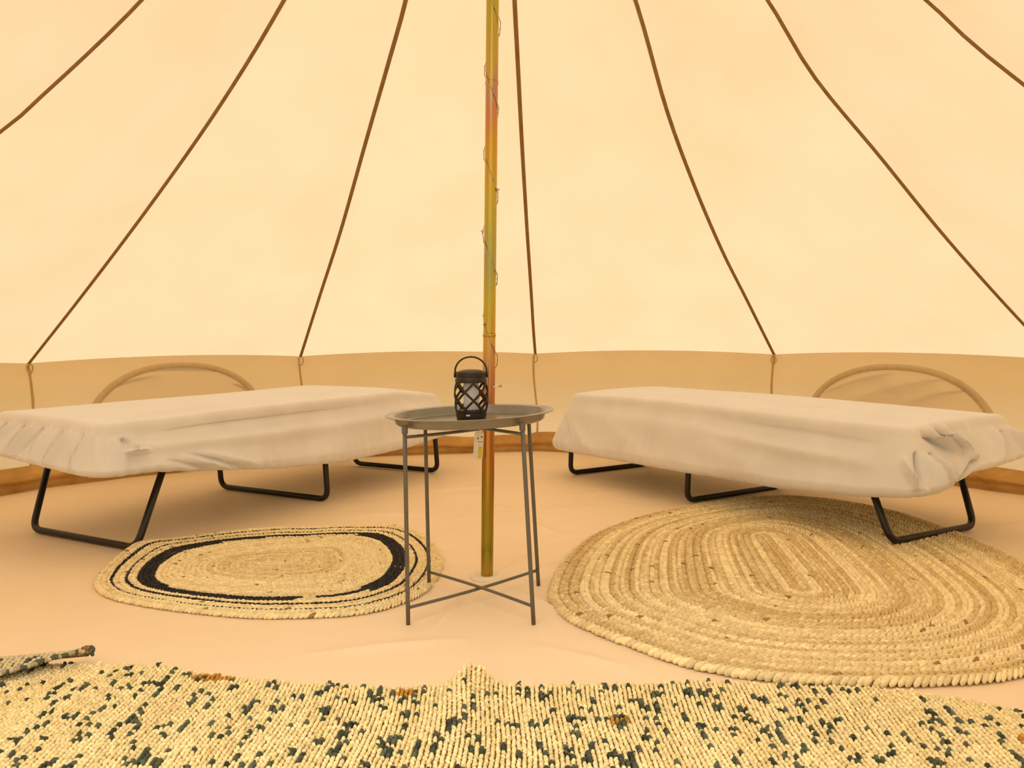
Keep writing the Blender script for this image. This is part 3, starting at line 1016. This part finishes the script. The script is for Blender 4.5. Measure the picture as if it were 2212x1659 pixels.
A2 = (-1.279, 2.833); d2 = np.array([.4894, .8721]); w2 = np.array([-.8721, .4894])
P2 = dict(rect=(-.20, 1.93, -.075, .73), zf=.438, zb=.462, seed=11, gain=1.12, rail=.315, gather=1.0,
          sz=([-.2, 0, .9, 1.5, 1.9], [.003, .0, .0, .006, -.03]),
          hem=([-.80, -.6, -.4, -.2, 0, .12, .3, .7, 1.1, 1.6, 1.95, 2.2, 3.0, 4.0, 6], [.335, .322, .306, .290, .280, .277, .255, .205, .175, .178, .205, .21, .26, .33, .335]),
          top=[(.1, .05, .5, .12, .03, -.006), (.0, .12, .4, .2, .03, .005), (1.2, .2, 1.7, .3, .05, .006), (.05, .02, 1.9, .03, .03, .006)],
          folds=[(.12, .25, 1.9, .21, .034, -.019), (.10, .46, 1.9, .38, .034, .018), (.9, .85, 1.5, .45, .05, .010), (1.55, .25, 1.95, .55, .03, .010),
                 (.04, .30, .07, .52, .016, -.020), (.02, .52, .12, .55, .012, .022), (.08, .40, .03, .60, .012, .016), (.0, .25, .03, .8, .014, .014),
                 (.26, .72, .46, .97, .013, .012), (.30, .70, .52, .97, .010, -.014), (.20, .78, .36, .98, .010, -.010), (.36, .66, .6, .92, .014, .010),
                 (-.09, .25, -.06, .98, .020, .008)] +
                [(-.14 - .062 * i, .16, -.16 - .060 * i + .03 * math.sin(i * 2.1), .92, .012, (.020 if i % 2 == 0 else -.020)) for i in range(10)],
          legs=[(.0, .145, .012, .610, .02, .69, .0135, .0135), (.950, .93, .0, .665, .0, .665, .0135, .0135), (1.805, 1.77, .0, .56, .0, .57, .0135, .0135)])
make_bed(A2, d2, w2, P2, 'black-legged folding bed in grey fleece beside the black-ringed rug', 'l')


# ------------------------------------------------------------------ round jute rugs
def braid_rug(name, label, cat, outline, medial, nring, ring_color, thick, lump_len, zfun, seed, flat=.55):
    rg = np.random.default_rng(seed)
    out = resample(catmull(outline, 12, True), 720, True)
    cen = out.mean(0)
    root = empty(name, (cen[0], cen[1], 0))
    tag(root, label, cat)
    # matching points on the medial line
    m0, m1 = np.array(medial[0]), np.array(medial[1])
    md = m1 - m0; ml = np.linalg.norm(md); mu = md / ml
    t = np.clip((out - m0) @ mu, 0, ml) if ml > 1e-6 else np.zeros(len(out))
    # smooth the projection so the rings stay round
    k = np.ones(61) / 61
    t = np.convolve(np.concatenate([t[-30:], t, t[:30]]), k, 'valid')
    med = m0 + mu * t[:, None]
    # backing
    NB = 90
    idx = np.linspace(0, 720, NB, endpoint=False).astype(int)
    V = []
    for q, zz in ((0.02, .5), (.35, .5), (.7, .5), (.985, .5), (.985, .05), (.3, .05)):
        pts = med[idx] + (out[idx] - med[idx]) * q
        z = zfun(pts[:, 0], pts[:, 1]) + thick * zz
        V.append(np.column_stack([pts, z]))
    build('backing', np.vstack(V), grid_faces(NB, 6, True), M['backing'], root)
    for j in range(nring):
        q = (j + .5) / nring
        # a slow spiral keeps the coil from being a set of perfect circles
        loop = med + (out - med) * q
        per = np.linalg.norm(np.diff(np.vstack([loop, loop[:1]]), axis=0), axis=1).sum()
        n = max(8, int(per / lump_len))
        P = resample(loop, n, True)
        Tn = np.roll(P, -1, 0) - np.roll(P, 1, 0); Tn /= np.linalg.norm(Tn, axis=1)[:, None]
        Nn = np.stack([Tn[:, 1], -Tn[:, 0]], 1)
        # local ring width
        li = resample(med + (out - med) * (j / nring), n, True); lo = resample(med + (out - med) * ((j + 1) / nring), n, True)
        wid = np.abs(np.einsum('ij,ij->i', lo - li, Nn))
        Cn = []; AX = []; AY = []; AZ = []; CC = []
        for row in (-1, 1):
            sh = .5 * (row > 0)
            c = P + Nn * (row * wid * .25)[:, None] + Tn * (sh * lump_len) + rg.normal(0, lump_len * .06, (n, 2))
            ang = .52 * row
            dirx = Tn * math.cos(ang) + Nn * (-math.sin(ang)) * 1.0
            diry = np.stack([dirx[:, 1], -dirx[:, 0]], 1)
            jit = rg.uniform(.9, 1.12, n)
            z = zfun(c[:, 0], c[:, 1]) + thick * flat
            Cn.append(np.column_stack([c, z]))
            AX.append(np.column_stack([dirx * (lump_len * .88 * jit)[:, None], np.full(n, thick * .24)]))
            AY.append(np.column_stack([diry * (wid * .24)[:, None], np.zeros(n)]))
            AZ.append(np.column_stack([np.zeros((n, 2)), np.full(n, thick * .52) * rg.uniform(.8, 1.15, n)]))
            th_ = np.arctan2(c[:, 1] - cen[1], c[:, 0] - cen[0])
            CC.append(ring_color(j, row, np.arange(n) / n, th_, rg, n))
        v, f, col = lumps(np.vstack(Cn), np.vstack(AX), np.vstack(AY), np.vstack(AZ), np.vstack(CC))
        build('braid_coil', v, f, M['jute'], root, col=col)
    return root


CREAM = np.array([.93, .78, .44]); TAN = np.array([.67, .49, .22]); BROWN = np.array([.38, .22, .08]); DARK = np.array([.030, .026, .024])


def jute_big(j, row, fr, th_, rg, n):
    # each ring changes yarn along its length; pale ropes next to tanned ones
    r = np.random.default_rng(100 + j * 2 + (row > 0))
    base = r.choice([.0, .12, .50, .85], p=[.36, .24, .22, .18])
    ph = r.uniform(0, 6.28, 3)
    m = base + .22 * np.sin(fr * 6.28 * 2 + ph[0]) + .16 * np.sin(fr * 6.28 * 5 + ph[1]) + rg.normal(0, .13, n)
    if j >= 23: m = m + .22
    m = np.clip(m, 0, 1)[:, None]
    c = CREAM * (1 - m) + TAN * m
    bits = rg.random(n) < .006
    c[bits] = BROWN
    return c * rg.uniform(.86, 1.08, (n, 1))


def flat_z(x, y):
    return floor_z(x, y) + .001


big_out = [(.109, 2.405), (.098, 2.26), (.126, 2.125), (.185, 2.03), (.262, 1.937), (.396, 1.80), (.574, 1.724), (.808, 1.700), (1.05, 1.735), (1.30, 1.88), (1.48, 2.12), (1.575, 2.45), (1.605, 2.80), (1.568, 3.153), (1.50, 3.39),
           (1.37, 3.56), (1.20, 3.647), (.988, 3.604), (.76, 3.48), (.537, 3.301), (.368, 3.111), (.27, 2.95), (.195, 2.76), (.145, 2.58)]
braid_rug('jute_rug', 'large plain braided jute rug lying under one bed', 'rug', big_out, ((.815, 2.33), (.88, 2.93)), 25, jute_big, .020, .0165, flat_z, 5)


def jute_small(j, row, fr, th_, rg, n):
    r = np.random.default_rng(300 + j)
    m = np.clip(r.choice([.05, .15, .35]) + .2 * np.sin(fr * 12.5 + r.uniform(0, 6)) + rg.normal(0, .15, n), 0, 1)[:, None]
    if j < 10: m = np.clip(m + (.35 if j % 2 else .1), 0, 1)
    c = (CREAM * (1 - m) + TAN * m) * rg.uniform(.86, 1.08, (n, 1))
    # angle: 0 = towards the table, pi = away from it, -pi/2 = towards the camera, pi/2 = to the wall
    dk = np.zeros(n, bool)
    side = np.abs(np.cos(th_))
    if j == 21: dk |= True & ~((th_ > -1.25) & (th_ < -.75))
    if j == 20: dk |= (side > .45) | ((th_ < -1.2))
    if j == 19: dk |= (np.cos(th_) > .45) & (th_ > -.75)
    if j == 19: dk |= (np.cos(th_) < -.75)
    if j == 20 and row > 0: dk |= th_ > .5
    if j == 23 and row > 0: dk |= (th_ < 2.2) | True
    if j == 26 and row < 0: dk |= True
    c[dk] = DARK * rg.uniform(.7, 1.6, (dk.sum(), 1))
    br = (rg.random(n) < .01) & ~dk
    c[br] = BROWN
    return c


def small_z(x, y):
    # the rug rides up over the foot of the bed and has a soft hump at its back
    z = floor_z(x, y) + .001
    z = z + .024 * np.exp(-((x + 1.279) ** 2 + (y - 2.835) ** 2) / .014)
    z = z + .010 * np.exp(-((x + .85) ** 2 / .05 + (y - 3.10) ** 2 / .02))
    return z


small_out = [(-1.262, 2.502), (-1.21, 2.40), (-1.12, 2.315), (-.954, 2.236), (-.743, 2.170), (-.617, 2.154), (-.439, 2.172), (-.327, 2.245), (-.246, 2.39), (-.224, 2.628), (-.250, 2.81), (-.31, 2.985), (-.37, 3.09), (-.456, 3.16), (-.629, 3.155),
             (-.76, 3.115), (-.891, 3.10), (-1.13, 3.03), (-1.265, 2.89), (-1.300, 2.69)]
braid_rug('ringed_rug', 'small round jute rug with black rings beside the tray table', 'rug', small_out, ((-.80, 2.64), (-.70, 2.66)), 29, jute_small, .013, .013, small_z, 9)

# ------------------------------------------------------------------ woven rag rug in front
edge = np.array([(-1.30, 1.82), (-1.12, 1.835), (-1.0, 1.853), (-.95, 1.848), (-.90, 1.832), (-.83, 1.817), (-.7, 1.785), (-.5, 1.741), (-.40, 1.725), (-.3, 1.712), (-.22, 1.712), (-.15, 1.722), (-.09, 1.735), (-.04, 1.722), (.03, 1.706), (.184, 1.716), (.35, 1.724), (.45, 1.722), (.57, 1.710),
                 (.70, 1.685), (.831, 1.652), (.90, 1.628), (.947, 1.600), (1.0, 1.55)])
RX0, RX1, RP = -1.20, .985, .0093


def rug_z(x, y):
    x = np.asarray(x, float); y = np.asarray(y, float)
    ye = np.interp(x, edge[:, 0], edge[:, 1])
    back = np.exp(-((ye - y) / .16) ** 2)
    z = .0045 + .003 * np.sin(x * 9 + 1.0) * np.sin(y * 8) + .003
    z = z + .040 * np.exp(-((x + .085 + .25 * (ye - y)) / .035) ** 2) * np.exp(-np.clip(ye - y, 0, 9) / .22)
    z = z + .007 * np.exp(-((x - .40) / .12) ** 2) * back + .006 * np.exp(-((x + .35) / .08) ** 2) * back + .005 * np.exp(-((x - .75) / .1) ** 2) * back
    z = z + .010 * np.exp(-((x + .80) / .10) ** 2) * back
    return z + floor_z(x, y)


rug = empty('woven_rug', (-.1, 1.5, 0))
tag(rug, 'woven rag rug flecked with dark green across the front of the floor', 'rug')
YN = 1.13
# backing sheet
nx_, ny_ = 150, 40
V = []
for i in range(ny_):
    for k in range(nx_):
        x = RX0 + (RX1 - RX0) * k / (nx_ - 1)
        ye = np.interp(x, edge[:, 0], edge[:, 1]) - .004
        y = YN + (ye - YN) * i / (ny_ - 1)
        V.append((x, y, float(rug_z(x, y)) - .0035))
build('backing', V, grid_faces(nx_, ny_), M['backing'], rug)
YA = np.array([.93, .79, .43]); YB = np.array([.78, .60, .26]); RAG = np.array([.070, .080, .050]); OCH = np.array([.50, .25, .04])
LEN = .0118
nrib = int((RX1 - RX0) / RP)
# clusters of dark rag, drawn out along the ribs
ncl = 1000
clx = rng.uniform(RX0, RX1, ncl); cly = rng.uniform(YN, 1.93, ncl); cll = rng.uniform(.005, .026, ncl); clw = rng.uniform(.003, .009, ncl)
och = [(-.64, 1.755, .05, .02), (-.22, 1.68, .02, .02), (.93, 1.45, .03, .03), (.2, 1.55, .02, .02)]
tuft_c = []; tuft_d = []
for k in range(nrib):
    x = RX0 + (k + .5) * RP
    ye = np.interp(x, edge[:, 0], edge[:, 1]) + rng.normal(0, .004)
    n = int((ye - YN) / LEN)
    y = ye - LEN * (np.arange(n) + .5 + .25 * (k % 2)) + rng.normal(0, .0008, n)
    xx = x + .004 * math.sin(k * .9) * 0 + .0045 * np.sin(y * 14 + k * .05) + rng.normal(0, .0005, n)
    z = rug_z(xx, y)
    zy = (rug_z(xx, y + .004) - rug_z(xx, y - .004)) / .008
    zx = (rug_z(xx + .004, y) - rug_z(xx - .004, y)) / .008
    ang = rng.normal(.22 * (1 if k % 2 else -1), .20, n)
    ax = np.stack([np.sin(ang), np.cos(ang), zy], 1) * (LEN * .66 * rng.uniform(.85, 1.15, n))[:, None]
    ay = np.stack([np.cos(ang), -np.sin(ang), zx], 1) * (RP * .47)
    az = np.stack([-zx, -zy, np.ones(n)], 1) * (.0052 * rng.uniform(.75, 1.3, n))[:, None]
    stripe = .35 + .3 * math.sin(k * .37) + .2 * math.sin(k * 1.7)
    m = np.clip(stripe * .6 + rng.normal(0, .2, n), 0, 1)[:, None]
    c = (YA * (1 - m) + YB * m) * rng.uniform(.85, 1.1, (n, 1))
    dk = np.zeros(n)
    dx = np.abs(xx[:, None] - clx[None, :]) / clw[None, :]; dy = np.abs(y[:, None] - cly[None, :]) / cll[None, :]
    inside = (dx * dx + dy * dy < 1).any(1)
    darkm = (inside & (rng.random(n) < .58)) | (rng.random(n) < .018)
    c[darkm] = RAG * rng.uniform(.6, 1.8, (darkm.sum(), 1))
    for (ox, oy, ow, oh) in och:
        o = ((np.abs(xx - ox) / ow) ** 2 + (np.abs(y - oy) / oh) ** 2 < 1) & ~darkm
        c[o] = OCH * rng.uniform(.7, 1.3, (o.sum(), 1))
    # dark rag strips stand a little proud
    az[darkm] *= 1.5; ay[darkm] *= 1.12
    v, f, col = lumps(np.stack([xx, y, z], 1), ax, ay, az, c)
    build('yarn_rib', v, f, M['weave'], rug, col=col)
    sel = np.where(darkm & (rng.random(n) < .35))[0]
    for i in sel:
        tuft_c.append((xx[i], y[i], z[i] + .004)); tuft_d.append(rng.uniform(0, 2 * PI))
# rag ends that stick out of the weave
tuft_c = np.array(tuft_c); tuft_d = np.array(tuft_d); n = len(tuft_c)
lift = rng.uniform(.0, .55, n); ln = rng.uniform(.003, .007, n)
ax = np.stack([np.cos(tuft_d), np.sin(tuft_d), lift], 1) * ln[:, None]
ay = np.stack([-np.sin(tuft_d), np.cos(tuft_d), 0 * lift], 1) * .0030
az = np.stack([0 * lift, 0 * lift, 1 + 0 * lift], 1) * .0018
v, f, col = lumps(tuft_c + ax * .6, ax, ay, az, np.repeat(RAG[None, :], n, 0) * rng.uniform(.6, 1.6, (n, 1)))
tag(build('rag_ends', v, f, M['weave'], rug, col=col), kind='stuff')
# the corner folded over on itself, its underside showing
fold = np.array([(-1.30, 1.935), (-1.12, 1.915), (-1.0, 1.905), (-.985, 1.925)])
FL0, FL1 = np.array([-1.30, 1.80]), np.array([-.965, 1.866])
fd = (FL1 - FL0); fl_ = np.linalg.norm(fd); fd /= fl_; fnrm = np.array([fd[1], -fd[0]])
Cn = []; AX = []; AY = []; AZ = []; CC = []
V = []; nu, nv = 24, 12
def flap_depth(u): return .016 + (1 - u) * .21
def flap_pt(u, q):
    dep = flap_depth(u) * q
    b = FL0 + fd * (u * fl_) + fnrm * dep
    z = .014 + .018 * math.sin(min(1, dep / .03) * PI / 2) - .010 * max(0, dep - .05) / .1 + .006 * u
    return np.array([b[0], b[1], z])
for i in range(nv):
    for k in range(nu):
        p = flap_pt(k / (nu - 1), i / (nv - 1)); V.append(p - np.array([0, 0, .004]))
corner = build('folded_corner', V, grid_faces(nu, nv), M['backing'], rug)
GRY = np.array([.62, .54, .36])
for k in range(34):
    u = (k + .5) / 34
    nn = max(2, int(flap_depth(u) / .0115))
    for i in range(nn):
        q = (i + .5) / nn
        p = flap_pt(u, q) + np.array([rng.normal(0, .001), rng.normal(0, .001), .001])
        Cn.append(p)
        a_ = rng.normal(0, .2)
        AX.append([math.sin(a_) * .0066, math.cos(a_) * .0066, 0]); AY.append([math.cos(a_) * .0056, -math.sin(a_) * .0056, 0]); AZ.append([0, 0, .0045])
        m = rng.random()
        c = GRY * (1 - m * .5) + YB * m * .5
        if rng.random() < (.25 if q > .8 or u > .85 else .10): c = RAG * 1.3
        CC.append(c)
# rolled outer edge, knots of yarn at the tip
for k in range(60):
    u = k / 59
    p = flap_pt(u, 1.0)
    Cn.append(p + np.array([0, 0, rng.normal(0, .001)])); AX.append([.0060, .003, 0]); AY.append([-.002, .0052, 0]); AZ.append([0, 0, .0056]); CC.append(GRY * rng.uniform(.55, 1.0) if rng.random() < .7 else RAG * 1.5)
for k in range(26):
    p = np.array([-.962, 1.856, .034]) + np.clip(rng.normal(0, .006, 3), -.010, .010) * np.array([1.2, .8, .7])
    d_ = rng.normal(0, 1, 3); d_ /= np.linalg.norm(d_)
    e_ = np.cross(d_, [.3, .5, .8]); e_ /= np.linalg.norm(e_)
    Cn.append(p); AX.append(d_ * .009); AY.append(e_ * .005); AZ.append(np.cross(d_, e_) * .005); CC.append(RAG * 1.4 if k % 3 else BROWN * .8)
v, f, col = lumps(np.array(Cn), np.array(AX), np.array(AY), np.array(AZ), np.array(CC))
build('underside_yarn', v, f, M['weave'], corner, col=col)
